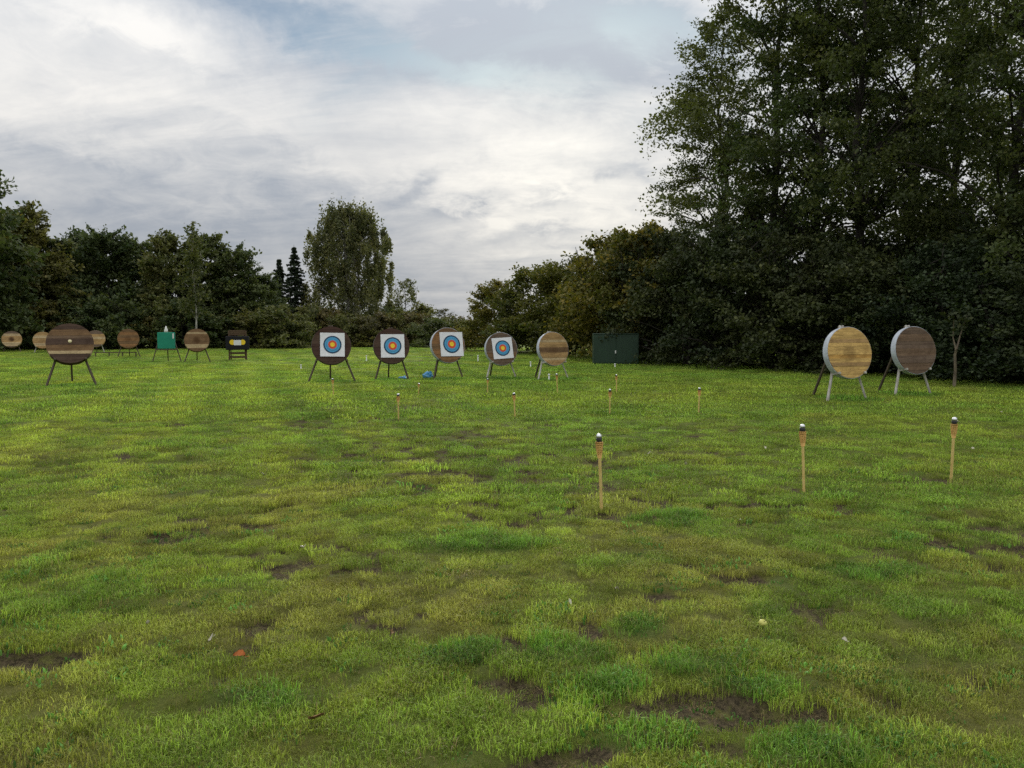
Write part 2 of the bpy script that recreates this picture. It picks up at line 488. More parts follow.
def ground_material():
    m, n = mat('turf')
    co = n.add('ShaderNodeNewGeometry').outputs['Position']
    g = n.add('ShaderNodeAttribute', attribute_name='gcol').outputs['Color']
    bare = n.add('ShaderNodeAttribute', attribute_name='bare').outputs['Fac']
    f1 = n.noise(co, 9, 6, .7)
    f2 = n.noise(co, 45, 4, .7)
    f3 = n.noise(co, 2.2, 5, .62, .4)
    f4 = n.noise(co, 160, 3, .7)
    peb = n.add('ShaderNodeTexVoronoi', {'Vector': co, 'Scale': 70.0}).outputs['Distance']
    grass = n.mix(n.ramp(f1, .3, .7, 0, .6), g, n.mix(1.0, g, (.55, .60, .55), 'MULTIPLY'))
    grass = n.mix(n.ramp(f4, .45, .75, 0, .5), grass, n.mix(1.0, g, (.45, .48, .45), 'MULTIPLY'))
    grass = n.mix(n.ramp(f2, .4, .75, 0, .45), grass, n.mix(1.0, g, (1.35, 1.25, 1.1), 'MULTIPLY'))
    grass = n.mix(n.ramp(f3, .52, .75, 0, .6), grass, n.mix(1.0, g, (.62, .72, .62), 'MULTIPLY'))
    soil = n.mix(n.ramp(f2, .35, .7), (.036, .029, .018), (.135, .105, .060))
    soil = n.mix(n.ramp(f4, .45, .75, 0, .5), soil, (.22, .175, .095))
    soil = n.mix(n.ramp(peb, .25, .05, 0, .5), soil, (.04, .032, .022))
    soil = n.mix(n.ramp(f1, .48, .62, 0, .7), soil, (.15, .155, .04))
    c = n.mix(n.ramp(n.m('ADD', bare, n.m('MULTIPLY', n.m('SUBTRACT', f1, .5), .6)), .15, .5), grass, soil)
    grain = n.m('ADD', n.m('ADD', f1, n.m('MULTIPLY', f2, .6)), n.m('ADD', n.m('MULTIPLY', f4, .35), n.m('MULTIPLY', peb, .3)))
    b = n.add('ShaderNodeBump', {'Strength': .9, 'Distance': .03, 'Height': grain}).outputs[0]
    bs = n.add('ShaderNodeBsdfPrincipled', {'Base Color': c, 'Roughness': .95, 'Normal': b, 'Specular IOR Level': .1})
    finish(n, bs.outputs[0])
    return m


# ------------------------------------------------------------------ ground
def axis(fine_lo, fine_hi, step, lo, hi, grow):
    a = list(np.arange(fine_lo, fine_hi + 1e-6, step))
    s = step
    while a[-1] < hi: s *= grow; a.append(a[-1] + s)
    s = step
    while a[0] > lo: s *= grow; a.insert(0, a[0] - s)
    return np.array(a)


def build_ground():
    xs = axis(-6, 6, .07, -900, 900, 1.045); ys = axis(2, 13, .07, -300, 1500, 1.035)
    XX, YY = np.meshgrid(xs, ys)
    ZZ = height(XX, YY)
    nv = XX.size; nx, ny = len(xs), len(ys)
    me = bpy.data.meshes.new('grass_field')
    me.vertices.add(nv)
    me.vertices.foreach_set('co', np.stack([XX.ravel(), YY.ravel(), ZZ.ravel()], 1).astype(np.float32).ravel())
    idx = np.arange(nv).reshape(ny, nx)
    q = np.stack([idx[:-1, :-1], idx[:-1, 1:], idx[1:, 1:], idx[1:, :-1]], -1).reshape(-1, 4)
    me.loops.add(q.size); me.loops.foreach_set('vertex_index', q.ravel().astype(np.int32))
    me.polygons.add(len(q)); me.polygons.foreach_set('loop_start', (np.arange(len(q)) * 4).astype(np.int32))
    me.polygons.foreach_set('use_smooth', np.ones(len(q), dtype=bool))
    me.update(calc_edges=True)
    c, bare, lush, dry = turf_colour(XX.ravel(), YY.ravel())
    th = (.62 * sstep(30, 9, YY.ravel()))[:, None]          # brown thatch under near blades, darkened to imitate the shaded gaps between them
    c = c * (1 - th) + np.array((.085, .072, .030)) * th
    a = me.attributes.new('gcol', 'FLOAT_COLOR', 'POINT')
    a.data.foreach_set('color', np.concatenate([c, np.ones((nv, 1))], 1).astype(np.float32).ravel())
    a = me.attributes.new('bare', 'FLOAT', 'POINT'); a.data.foreach_set('value', bare.astype(np.float32))
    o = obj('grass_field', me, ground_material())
    o['kind'] = 'structure'
    o['label'] = 'uneven mown grass field with bare patches'
    return o


build_ground()


def tuft_mesh(name, seed, n, rad, h0, h1, wd, lean, straw):
    rg = np.random.default_rng(seed)
    V, Fc, tint = [], [], []
    for i in range(n):
        a = rg.uniform(0, 2 * math.pi); rr = rad * math.sqrt(rg.uniform())
        bx, by = rr * math.cos(a), rr * math.sin(a)
        h = rg.uniform(h0, h1); L = rg.uniform(.15, 1.0) * lean * h
        d = rg.uniform(0, 2 * math.pi); dx, dy = math.cos(d), math.sin(d)
        f = d + rg.uniform(.8, 2.3); sx_, sy_ = math.cos(f) * wd * .5, math.sin(f) * wd * .5
        b = len(V)
        V += [(bx - sx_, by - sy_, -.012), (bx + sx_, by + sy_, -.012),
              (bx + dx * L * .35 - sx_ * .8, by + dy * L * .35 - sy_ * .8, h * .62), (bx + dx * L * .35 + sx_ * .8, by + dy * L * .35 + sy_ * .8, h * .62),
              (bx + dx * L, by + dy * L, h * rg.uniform(.8, 1.0))]
        Fc += [(b, b + 1, b + 3, b + 2), (b + 2, b + 3, b + 4)]
        t = rg.uniform(.75, 1.65); s = 1.0 * (rg.uniform() < straw) * rg.uniform(.4, 1)
        tint += [(t, s, 0, 1)] * 5
    me = mesh_from(name, V, Fc)
    a = me.attributes.new('btint', 'FLOAT_COLOR', 'POINT')
    a.data.foreach_set('color', np.array(tint, dtype=np.float32).ravel())
    return me


def build_grass():
    rg = np.random.default_rng(7)
    gm = grass_material()
    pos, colr, scl, rot, band = [], [], [], [], []

    def scatter(y0, y1, dens0, dens1, b, lush_only=False, thatch=False, weed=False):
        area_w = lambda y: .66 * 2 * y + 3.0
        n = int((y1 - y0) * area_w((y0 + y1) / 2) * dens0)
        y = y0 + (y1 - y0) * np.sqrt(rg.uniform(0, 1, n) * (1 - (y0 / y1) ** 2) + (y0 / y1) ** 2) if False else rg.uniform(y0, y1, n)
        x = rg.uniform(-1, 1, n) * area_w(y1) / 2
        k = np.abs(x) < area_w(y) / 2
        x, y = x[k], y[k]
        dd = dens0 + (dens1 - dens0) * (y - y0) / (y1 - y0)
        k = rg.uniform(0, dens0, len(y)) < dd
        x, y = x[k], y[k]
        c, bare, lush, dry = turf_colour(x, y)
        gap = fbm(x * 8.5, y * 8.5, 315, 2)
        if lush_only:
            k = rg.uniform(0, 1, len(x)) < sstep(.25, .8, lush) * .9
        elif weed:        # clover and small broad-leaved weeds growing in mats
            mats = fbm(x * 1.9, y * 1.9, 331, 3)
            k = rg.uniform(0, 1, len(x)) < sstep(.52, .64, mats) * .8 + .05 * (bare < .3)
            c = np.array((.085, .185, .040)) * rg.uniform(.7, 1.35, (len(x), 1)); lush = lush * 0
        elif thatch:      # dead straw lying in the bare places
            k = rg.uniform(0, 1, len(x)) < .04 + .8 * sstep(.12, .5, bare)
            c = np.array((.25, .19, .10)) * rg.uniform(.45, 1.25, (len(x), 1)) + np.array((-.06, .02, -.03)) * (rg.uniform(0, 1, (len(x), 1)) < .35)
            lush = lush * 0
        else:
            k = rg.uniform(0, 1, len(x)) > np.clip(sstep(.15, .7, bare) * .92 + .34 * sstep(.46, .32, gap), 0, .93)
        x, y, c, lush, dry, bare = x[k], y[k], c[k], lush[k], dry[k], bare[k]
        v = rg.uniform(.55, 1.55, len(x)) * (.80 + .42 * sstep(.35, .65, gap[k]))  # raised clumps tinted lighter and gaps darker, imitating shade between the clumps
        pos.append(np.stack([x, y, height(x, y)], 1))
        colr.append(np.concatenate([np.clip(c * v[:, None], 0, .6), np.ones((len(x), 1))], 1))
        scl.append(rg.uniform(.65, 1.3, len(x)) * (.42 + .30 * lush + .40 * fbm(x * 2.5, y * 2.5, 310, 3) + .60 * sstep(.35, .65, fbm(x * 8.5, y * 8.5, 315, 2))) * (1 - .35 * bare))
        rot.append(rg.uniform(0, 6.283, len(x)))
        band.append(np.full(len(x), b))

    scatter(1.8, 7.5, 620, 420, 0)
    scatter(1.8, 9.0, 420, 260, 4, False, True)
    scatter(7.0, 15, 170, 90, 1)
    scatter(14, 34, 44, 18, 2)
    scatter(33, 62, 9, 5, 2)
    scatter(1.8, 9.5, 70, 60, 3, True)
    scatter(9.5, 26, 26, 20, 3, True)
    scatter(1.8, 10, 150, 70, 5, False, False, True)
    pos = np.concatenate(pos); colr = np.concatenate(colr); scl = np.concatenate(scl); rot = np.concatenate(rot); band = np.concatenate(band)
    me = bpy.data.meshes.new('grass')
    me.vertices.add(len(pos)); me.vertices.foreach_set('co', pos.astype(np.float32).ravel())
    me.attributes.new('gcol', 'FLOAT_COLOR', 'POINT').data.foreach_set('color', colr.astype(np.float32).ravel())
    me.attributes.new('gscale', 'FLOAT', 'POINT').data.foreach_set('value', scl.astype(np.float32))
    me.attributes.new('grot', 'FLOAT', 'POINT').data.foreach_set('value', rot.astype(np.float32))
    me.attributes.new('gband', 'INT', 'POINT').data.foreach_set('value', band.astype(np.int32))
    o = obj('grass', me, gm)
    o['kind'] = 'stuff'; o['label'] = 'short green lawn grass with yellowing and taller tufts'
    specs = {0: (95, .080, .008, .026, .0023, 1.5, .15), 1: (85, .13, .010, .032, .0046, 1.4, .13),
             2: (70, .34, .014, .040, .012, 1.2, .10), 3: (100, .07, .02, .052, .0025, 1.25, .06), 4: (26, .07, .006, .018, .0026, 3.2, .35), 5: (16, .06, .010, .024, .0105, 1.1, .04)}
    ng = bpy.data.node_groups.new('grass_scatter', 'GeometryNodeTree')
    ng.interface.new_socket('Geometry', in_out='INPUT', socket_type='NodeSocketGeometry')
    ng.interface.new_socket('Geometry', in_out='OUTPUT', socket_type='NodeSocketGeometry')
    N, Lk = ng.nodes, ng.links
    gi = N.new('NodeGroupInput'); go = N.new('NodeGroupOutput')
    pts = N.new('GeometryNodeMeshToPoints'); Lk.new(gi.outputs[0], pts.inputs[0])

    def attr(nm, ty):
        a = N.new('GeometryNodeInputNamedAttribute'); a.data_type = ty; a.inputs[0].default_value = nm
        return a.outputs[0]
    sc_, ro_, ba_ = attr('gscale', 'FLOAT'), attr('grot', 'FLOAT'), attr('gband', 'INT')
    cr = N.new('ShaderNodeCombineXYZ'); Lk.new(ro_, cr.inputs[2])
    jn = N.new('GeometryNodeJoinGeometry')
    for b, sp in specs.items():
        jv = N.new('GeometryNodeJoinGeometry')
        for v in range(4):
            tm = tuft_mesh('grass_tuft', 1000 + 10 * b + v, *sp)
            tm.materials.append(gm)
            to = bpy.data.objects.new('grass_tuft', tm)
            oi = N.new('GeometryNodeObjectInfo'); oi.inputs['Object'].default_value = to; oi.inputs['As Instance'].default_value = True
            Lk.new(oi.outputs['Geometry'], jv.inputs[0])
        cmp_ = N.new('FunctionNodeCompare'); cmp_.data_type = 'INT'; cmp_.operation = 'EQUAL'
        ia = [s for s in cmp_.inputs if s.type == 'INT']
        Lk.new(ba_, ia[0]); ia[1].default_value = b
        ip = N.new('GeometryNodeInstanceOnPoints')
        Lk.new(pts.outputs[0], ip.inputs['Points']); Lk.new(jv.outputs[0], ip.inputs['Instance'])
        Lk.new(cmp_.outputs[0], ip.inputs['Selection'])
        ip.inputs['Pick Instance'].default_value = True
        Lk.new(cr.outputs[0], ip.inputs['Rotation']); Lk.new(sc_, ip.inputs['Scale'])
        Lk.new(ip.outputs[0], jn.inputs[0])
    Lk.new(jn.outputs[0], go.inputs[0])
    md = o.modifiers.new('grass_scatter', 'NODES'); md.node_group = ng
    print('grass tufts', len(pos))


build_grass()

# ------------------------------------------------------------------ trees
def leaf_mesh(name, centres, radii, counts, size, seed, droop=0.0, flat=.45, long=1.5, shell=.5, axes=None):
    """many leaf-sized faces spread through the crown's sprays; a spray's first radius runs along its axis"""
    rg = np.random.default_rng(seed)
    cs, tn = [], []
    for i, (c, r, n) in enumerate(zip(centres, radii, counts)):
        d = rg.normal(size=(n, 3)); d /= np.linalg.norm(d, axis=1)[:, None]
        q = d * (rg.uniform(0, 1, (n, 1)) ** shell) * np.asarray(r)[None, :] * rg.uniform(.7, 1.35, (n, 1))
        if axes is not None:
            ax = np.asarray(axes[i], dtype=float); ax /= np.linalg.norm(ax)
            sd_ = np.cross((0, 0, 1.0), ax); sd_ /= max(1e-6, np.linalg.norm(sd_))
            up = np.cross(ax, sd_)
            # twigs: leaves gather on a few strands inside the spray
            st = rg.integers(0, 5, n); off = rg.normal(size=(5, 2)) * np.array([r[1], r[2]]) * .55
            q[:, 1] = q[:, 1] * .55 + off[st, 0]; q[:, 2] = q[:, 2] * .6 + off[st, 1] - .25 * (q[:, 0] / max(r[0], .01)) ** 2 * r[2]
            q = q[:, :1] * ax + q[:, 1:2] * sd_ + q[:, 2:3] * up
        cs.append(np.asarray(c)[None, :] + q)
        t = np.zeros((n, 2)); t[:, 0] = np.clip(rg.uniform(.1, .9) + rg.normal(0, .16, n), 0, 1); t[:, 1] = rg.uniform(0, 1, n) * .9 + rg.uniform(0, .12)
        tn.append(t)
    C = np.concatenate(cs); T = np.concatenate(tn)
    k = C[:, 2] > .02
    C, T = C[k], T[k]; n = len(C)
    nr = rg.normal(size=(n, 3)); nr[:, 2] = np.abs(nr[:, 2]) + flat; nr /= np.linalg.norm(nr, axis=1)[:, None]
    a = rg.normal(size=(n, 3)); a[:, 2] -= droop
    a -= nr * np.sum(a * nr, 1)[:, None]; a /= np.linalg.norm(a, axis=1)[:, None]
    b = np.cross(nr, a)
    s = size * rg.uniform(.6, 1.35, (n, 1))
    L_, W_ = s * long * .5, s * .5
    V = np.stack([C - a * L_, C + b * W_ + a * L_ * .1 - nr * W_ * .25, C + a * L_, C - b * W_ + a * L_ * .1 - nr * W_ * .25], 1).reshape(-1, 3)
    me = bpy.data.meshes.new(name)
    me.vertices.add(4 * n); me.vertices.foreach_set('co', V.astype(np.float32).ravel())
    me.loops.add(4 * n); me.loops.foreach_set('vertex_index', np.arange(4 * n, dtype=np.int32))
    me.polygons.add(n); me.polygons.foreach_set('loop_start', (np.arange(n) * 4).astype(np.int32))
    me.update(calc_edges=True)
    col = np.repeat(np.concatenate([T, np.zeros((n, 1)), np.ones((n, 1))], 1), 4, axis=0)
    me.attributes.new('tint', 'FLOAT_COLOR', 'POINT').data.foreach_set('color', col.astype(np.float32).ravel())
    return me


def limb(mb, rg, a, b, r0, r1, sag=.12, n=5, sides=5):
    a, b = Vector(a), Vector(b); L = (b - a).length
    off = Vector(rg.normal(size=3)) * L * .07
    pts = []
    for i in range(n + 1):
        t = i / n
        p = a.lerp(b, t) + off * math.sin(math.pi * t) + Vector((0, 0, L * sag * math.sin(math.pi * t)))
        pts.append(p)
    mb.tube(pts, [r0 + (r1 - r0) * i / n for i in range(n + 1)], sides, False)


def tree_meshes(name, seed, H, crown_lo, rad, n_cl, per, size, r_cl, trunk_r, profile, stems=1, spread=0.0, clump_flat=.65, droop=0.0, limb_every=2, hollow=.35, flat=.45, long=1.5, rise0=-.15):
    rg = np.random.default_rng(seed)
    mb = MB(); stem_paths = []
    for s in range(stems):
        a = rg.uniform(0, 6.28)
        sp = spread if stems > 1 else spread * .4
        top = Vector((math.cos(a) * sp, math.sin(a) * sp, H * rg.uniform(.9, .97)))
        foot = Vector((math.cos(a), math.sin(a), 0)) * (.12 * (stems > 1)) + Vector((0, 0, -.15))
        pts = []; K = 9
        wob = rg.normal(size=(K + 1, 2)) * .10 * H / 10
        for i in range(K + 1):
            t = i / K
            p = foot.lerp(top, t); p.x += wob[i, 0] * t; p.y += wob[i, 1] * t
            pts.append(p)
        rr = [max(.012, trunk_r * (1 - t / K) ** .8 * (1 + .5 * (t == 0))) for t in range(K + 1)]
        mb.tube(pts, rr, 8)
        stem_paths.append((pts, rr))
    cs, rs, ns, axs = [], [], [], []
    lobes = rg.uniform(0, 6.28, 4)
    for i in range(n_cl):
        t = (i + rg.uniform(0, 1)) / n_cl
        z = crown_lo + (H - crown_lo) * t
        a = rg.uniform(0, 6.28)
        # an uneven outline: the crown bulges and dips round its stem and up its height
        wob = 1 + .20 * math.sin(2 * a + lobes[0] + 3 * t) + .14 * math.sin(3 * a + lobes[1] - 7 * t) + .12 * math.sin(11 * t + lobes[2])
        env = rad * profile(t) * wob
        r = env * (hollow + (1 - hollow) * rg.uniform(0, 1) ** .6)
        c = Vector((r * math.cos(a), r * math.sin(a), z))
        k = r_cl * rg.uniform(.55, 1.35) * (.6 + .4 * profile(t))
        rise = rise0 * (1 - t) + .9 * t ** 2
        axs.append((math.cos(a + rg.normal() * .35), math.sin(a + rg.normal() * .35), rise + rg.normal() * .22))
        cs.append(c); rs.append((k * 1.35, k * .8, k * clump_flat)); ns.append(int(per * rg.uniform(.55, 1.4) * (k / r_cl) ** 1.6) + 4)
        if i % limb_every == 0:
            pts, rr = stem_paths[int(rg.integers(0, stems))]
            zt = max(.2, z - .45 * r)
            j = min(len(pts) - 2, max(0, int(zt / H * (len(pts) - 1))))
            limb(mb, rg, pts[j].lerp(pts[j + 1], .5), c, max(.015, rr[j] * .38), .012)
    tm = mb.mesh(name + '_trunk', smooth=True)
    cm = leaf_mesh(name + '_crown', cs, rs, ns, size, seed + 5, droop=droop, flat=flat, long=long, axes=axs)
    return tm, cm


def plant(name, label, cat, meshes, bark_m, leaf_m, loc, group=None, rz=0.0, scl=(1, 1, 1)):
    z = hz(*loc) if abs(loc[1]) < 60 else 0.0
    t = thing(name, label, cat, (loc[0], loc[1], z), rz, group)
    t.scale = scl
    tr_ = obj('trunk', meshes[0], bark_m, t)
    c = obj('crown', meshes[1], leaf_m, t)
    if c.material_slots[0].material is not leaf_m:
        c.material_slots[0].link = 'OBJECT'; c.material_slots[0].material = leaf_m
    if tr_.material_slots[0].material is not bark_m:
        tr_.material_slots[0].link = 'OBJECT'; tr_.material_slots[0].material = bark_m
    return t


prof_alder = lambda t: (math.sin(math.pi * min(1, .18 + t * .82)) ** .65) * (1.02 - .45 * t) + .05
prof_round = lambda t: max(.12, 1.0 - .25 * t - .75 * max(0, t - .45) ** 1.6 * 1.7)
prof_dome = lambda t: (1 - t ** 2.4) ** .6 * .95 + .08
prof_slim = lambda t: max(.08, math.sin(math.pi * (.12 + .85 * t)) ** .8)

rgl = random.Random(11)
ALDERS = [tree_meshes('alder', 300 + k, 20, 2.0, 4.6, 190, 265, .108, 1.0, .24, prof_alder, stems=1, spread=1.0, clump_flat=.42, hollow=.22) for k in range(3)]
for k, (px, d, h, r, rz, lab) in enumerate([
        (768, 36, 1.10, .96, 2.4, 'tall dark alder at the open end of the wood, its crown against the sky'),
        (812, 34, 1.0, .85, 2.0, 'tall dark alder between the end one and the one behind the straw-yellow butt'), (858, 31.5, 1.05, .85, 4.1, 'tall dark alder rising straight behind the straw-yellow butt'), (903, 33, 1.05, .8, 1.2, 'tall dark alder rising straight behind the brown butt with a white rim'),
        (1002, 27.5, 1.0, .85, 3.3, 'tall dark alder with a stout trunk, next to the forked sapling'), (1085, 25.5, 1.0, .9, .9, 'tall dark alder on the far side of the stout-trunked one from the butts'), (945, 36, 1.1, .9, 2.6, 'tall dark alder deeper in the wood, glimpsed between the front trunks'),
        (714, 41, .86, .86, 2.9, 'shorter alder at the field edge behind the dark green steel box')]):
    plant('alder_tree', lab or 'tall dark alder with a straight bare lower trunk rising behind the shrubs', 'tree', ALDERS[k % 3], M_BARK, L_ALDER, P(px, d),
          'tall alders along the right of the field' if lab is None else None, rz, (r, r, h))

HEDGE = [tree_meshes('shrub', 400 + k, 4.4, .3, 2.3, 92, 210, .088, .66, .06, prof_dome, stems=4, spread=1.0, clump_flat=.42, hollow=.5, flat=.3) for k in range(3)]
for k, (px, d, h, r) in enumerate([(1075, 21.6, .8, 1.0), (1012, 23.4, .72, 1.0), (948, 25.8, .95, 1.0), (885, 27.4, .75, 1.05), (828, 29.0, 1.0, 1.0),
                                   (775, 30.6, 1.15, 1.1), (728, 32.4, 1.2, 1.1), (686, 34.6, 1.2, 1.0), (662, 37.6, 1.35, 1.1),
                                   (1060, 25, 1.15, 1.1), (985, 27.5, 1.1, 1.1), (915, 30.5, 1.1, 1.1), (850, 32.5, 1.15, 1.1), (795, 35, 1.35, 1.1), (740, 38, 1.6, 1.15),
                                   (1050, 29, 1.2, 1.2), (960, 33, 1.2, 1.2), (890, 36, 1.2, 1.2)]):
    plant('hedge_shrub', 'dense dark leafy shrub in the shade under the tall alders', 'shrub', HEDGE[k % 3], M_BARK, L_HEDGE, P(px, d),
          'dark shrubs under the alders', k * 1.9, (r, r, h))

HAZEL = [tree_meshes('hazel', 450 + k, 5.6, .35, 2.6, 105, 210, .13, .72, .06, prof_dome, stems=6, spread=1.5, clump_flat=.45, hollow=.4) for k in range(3)]
for k, (px, d, h, r, lab) in enumerate([
        (632, 38.4, 1.06, 1.0, 'tall green hazel with branches hanging over the dark green steel box'),
        (604, 42, 1.08, 1.0, 'broad hazel bush between the steel box and the bare tan butt'),
        (572, 47, .98, 1.0, 'yellowing hazel bush behind the bare tan butt'),
        (536, 50, .92, 1.0, 'yellowing hazel bush behind the butt with the skewed paper face'),
        (500, 54, .80, .85, 'small open hazel bush where the brown hedge meets the wood'),
        (655, 45, 1.25, 1.1, 'hazel rising behind the others beside the short alder')]):
    plant('hazel_bush', lab, 'bush', HAZEL[k % 3], M_BARK, L_HAZEL, P(px, d), 'hazel bushes at the corner of the field', k * 1.3, (r, r, h))

COPSE = [tree_meshes('copse', 500 + k, 9, .5, 3.0, 150, 150, .19, .85, .13, prof_round, stems=2, spread=1.0, clump_flat=.40, hollow=.3) for k in range(4)]
for k, (px, d, h, r, lab) in enumerate([
        (-22, 54, 1.32, 1.15, 'tallest dark tree of the copse behind the pale oval butt'),
        (28, 60, 1.13, 1.0, 'broad round tree behind the plain tan butt'),
        (62, 63, .93, .9, 'dark leafy copse tree behind the big striped butt'), (104, 64, 1.0, 1.0, 'dark leafy copse tree behind the tan butt that peeks out'), (140, 66, .96, 1.0, 'dark leafy copse tree behind the reddish brown round butt'), (172, 64, .97, .85, 'dark leafy copse tree behind the bright green square target'), (208, 65, .98, .95, 'dark leafy copse tree just behind the slim pale birch'),
        (236, 65, .88, .9, 'dark leafy copse tree behind the black block target'), (262, 68, .66, .8, 'low tree at the end of the copse beside the spruces'), (85, 70, 1.05, 1.0, 'copse tree in the back row, its top above the big striped butt'), (0, 68, 1.2, 1.1, 'copse tree in the back row, mostly hidden by the tallest one')]):
    plant('copse_tree', lab or 'dark green leafy tree in the copse behind the far butts', 'tree', COPSE[k % 4], M_BARK, (L_LEFT, L_ASH, L_LEFT, L_OAK)[(k * 3 + k // 4) % 4], P(px, d),
          'copse trees along the far left of the field' if lab is None else None, k * 2.1, (r, r, h))
UNDER = [tree_meshes('understorey', 560 + k, 3.4, .15, 2.2, 60, 150, .16, .66, .05, prof_dome, stems=4, spread=1.0, clump_flat=.42, hollow=.45) for k in range(3)]
for k, px in enumerate(range(-30, 285, 24)):
    d = 58 + rgl.uniform(0, 3.5) + (3 if px > 200 else 0)
    plant('understorey_bush', 'low dark bush at the foot of the copse', 'bush', UNDER[k % 3], M_BARK, (L_LEFT, L_OAK, L_ASH)[(k * 2 + k // 3) % 3], P(px, d),
          'bushes along the foot of the copse', k * 1.7, (1.0, 1.0, rgl.uniform(.7, 1.15)))

slim = tree_meshes('slim_birch', 600, 9.8, 2.6, 1.0, 44, 60, .15, .5, .08, prof_slim, clump_flat=.9, hollow=.1)
plant('slim_birch', 'slim young birch with a thin pale trunk in front of the copse', 'tree', slim, M_BARKBIRCH, L_LEFT, P(197, 57.5), None, 0.0, (1, 1, .9))


def weeping_birch():
    rg = np.random.default_rng(620)
    mb = MB(); H = 12.8
    trunk = []
    for s in range(3):
        a = s * 2.1 + .4
        top = Vector((math.cos(a) * 1.3, math.sin(a) * 1.0, H * (.93 - .08 * s)))
        pts = [Vector((math.cos(a) * .25, math.sin(a) * .25, -.1)).lerp(top, i / 8) + Vector((rg.normal() * .12, rg.normal() * .12, 0)) * (i > 0) for i in range(9)]
        mb.tube(pts, [.20 * (1 - i / 8.6) ** .8 + .01 for i in range(9)], 7); trunk.append(pts)
    cs, rs, ns = [], [], []
    for i in range(380):
        t = rg.uniform(0, 1) ** .85
        z = 2.0 + (H - 2.2) * t
        env = 4.9 * math.sqrt(max(.04, 1 - (t * .96) ** 2.4)) * (.85 + .15 * min(1, t * 4)) * (1 + .16 * math.sin(9 * t + 1) * rg.uniform())
        r = env * (.15 + .85 * rg.uniform() ** .6); a = rg.uniform(0, 6.28)
        r *= 1.22 if rg.uniform() < .07 else 1.0
        c = (r * math.cos(a), r * math.sin(a), z + rg.uniform(-.3, .3))
        k = rg.uniform(.22, .48)
        cs.append(c); rs.append((k, k, k * rg.uniform(2.0, 3.8))); ns.append(int(rg.uniform(55, 130)))
        if i % 3 == 0:
            p = trunk[int(rg.integers(0, 3))]; j = min(7, int(max(0, z - .3) / H * 8))
            limb(mb, rg, p[j], (c[0], c[1], c[2] + .6), .05, .01, .2)
    return mb.mesh('birch_trunk', True), leaf_mesh('birch_crown', cs, rs, ns, .17, 621, droop=1.5, flat=0.0)


plant('birch_tree', 'large round-topped weeping birch standing above the brown hedge', 'tree', weeping_birch(), M_BARKBIRCH, L_BIRCH, P(350, 78))


def spruce(H, rad, seed):
    rg = np.random.default_rng(seed); mb = MB()
    mb.tube([(0, 0, -.1), (0, 0, H * .5), (0, 0, H)], [.14, .08, .012], 7)
    cs, rs, ns = [], [], []
    z = 1.0
    while z < H - .15:
        t = z / H; L = rad * (1 - t) ** 1.05 + .06
        for k in range(9):
            a = rg.uniform(0, 6.28); l = L * rg.uniform(.55, 1.25)
            for j in range(4):
                q = (j + .8) / 4.2
                cs.append((math.cos(a) * l * q, math.sin(a) * l * q, z - .28 * l * q + rg.uniform(-.05, .05)))
                e_ = .35 + .65 * (1 - t); rs.append(((.22 + .1 * (1 - q)) * e_, (.22 + .1 * (1 - q)) * e_, .14 * e_)); ns.append(int(8 + 14 * e_))
            limb(mb, rg, (0, 0, z), (math.cos(a) * l, math.sin(a) * l, z - .25 * l), .02, .006, .03, 3, 4)
        z += .27 + .12 * (1 - t) + rg.uniform(-.06, .06)
    return mb.mesh('spruce_trunk', True), leaf_mesh('spruce_crown', cs, rs, ns, .14, seed + 1, droop=.4, long=2.0)


plant('spruce_tree', 'shorter dark pointed spruce next to the low end of the copse', 'tree', spruce(7.9, 2.7, 640), M_BARK, L_SPRUCE, P(281, 75))
plant('spruce_tree', 'taller dark pointed spruce next to the weeping birch', 'tree', spruce(9.3, 2.9, 650), M_BARK, L_SPRUCE, P(296, 76))
sparse = tree_meshes('thin_tree', 660, 6.6, 1.2, 2.5, 60, 55, .15, .55, .09, prof_round, stems=3, spread=1.4, hollow=.3)
plant('thin_tree', 'thin grey-green tree with see-through branches beside the weeping birch', 'tree', sparse, M_BARK, L_BIRCH, P(406, 86))
plant('thin_tree', 'low thin leafy tree far behind the globe lamp', 'tree', sparse, M_BARK, L_BRUSH, P(445, 92), None, 2.2, (.9, .9, .55))
BRUSH = [tree_meshes('brush', 680 + k, 2.5, .1, 1.7, 46, 130, .13, .55, .035, prof_dome, stems=5, spread=.8, clump_flat=.45, hollow=.4) for k in range(3)]
for k, px in enumerate(range(246, 492, 17)):
    d = 66 + rgl.uniform(-1.5, 3)
    plant('brush_bush', 'olive-brown bush in the low hedge beyond the paper faces', 'bush', BRUSH[k % 3], M_BARK, (L_BRUSH, L_LEFT, L_BRUSH, L_OAK)[(k + k // 4) % 4], P(px, d),
          'bushes of the low brown hedge', k * 2.3, (1, 1, rgl.uniform(.85, 1.2) * (.92 if px > 400 else 1.08)))
for k, px in enumerate(range(250, 420, 24)):
    plant('rear_bush', 'dark bush rising behind the low brown hedge', 'bush', UNDER[k % 3], M_BARK, L_LEFT, P(px, 73 + rgl.uniform(0, 3)),
          'dark bushes behind the brown hedge', k * 1.1, (1.1, 1.1, rgl.uniform(.8, 1.05)))
for k, (px, py) in enumerate([(370, 347), (425, 346.5), (470, 346), (300, 347)]):
    x, y = G(px, py)
    plant('low_bush', 'small rounded olive bush in front of the brown hedge', 'bush', BRUSH[(k + 1) % 3], M_BARK, L_HAZEL, (x, y),
          'small bushes in front of the brown hedge', k * 2.0, (.75, .6, .50))


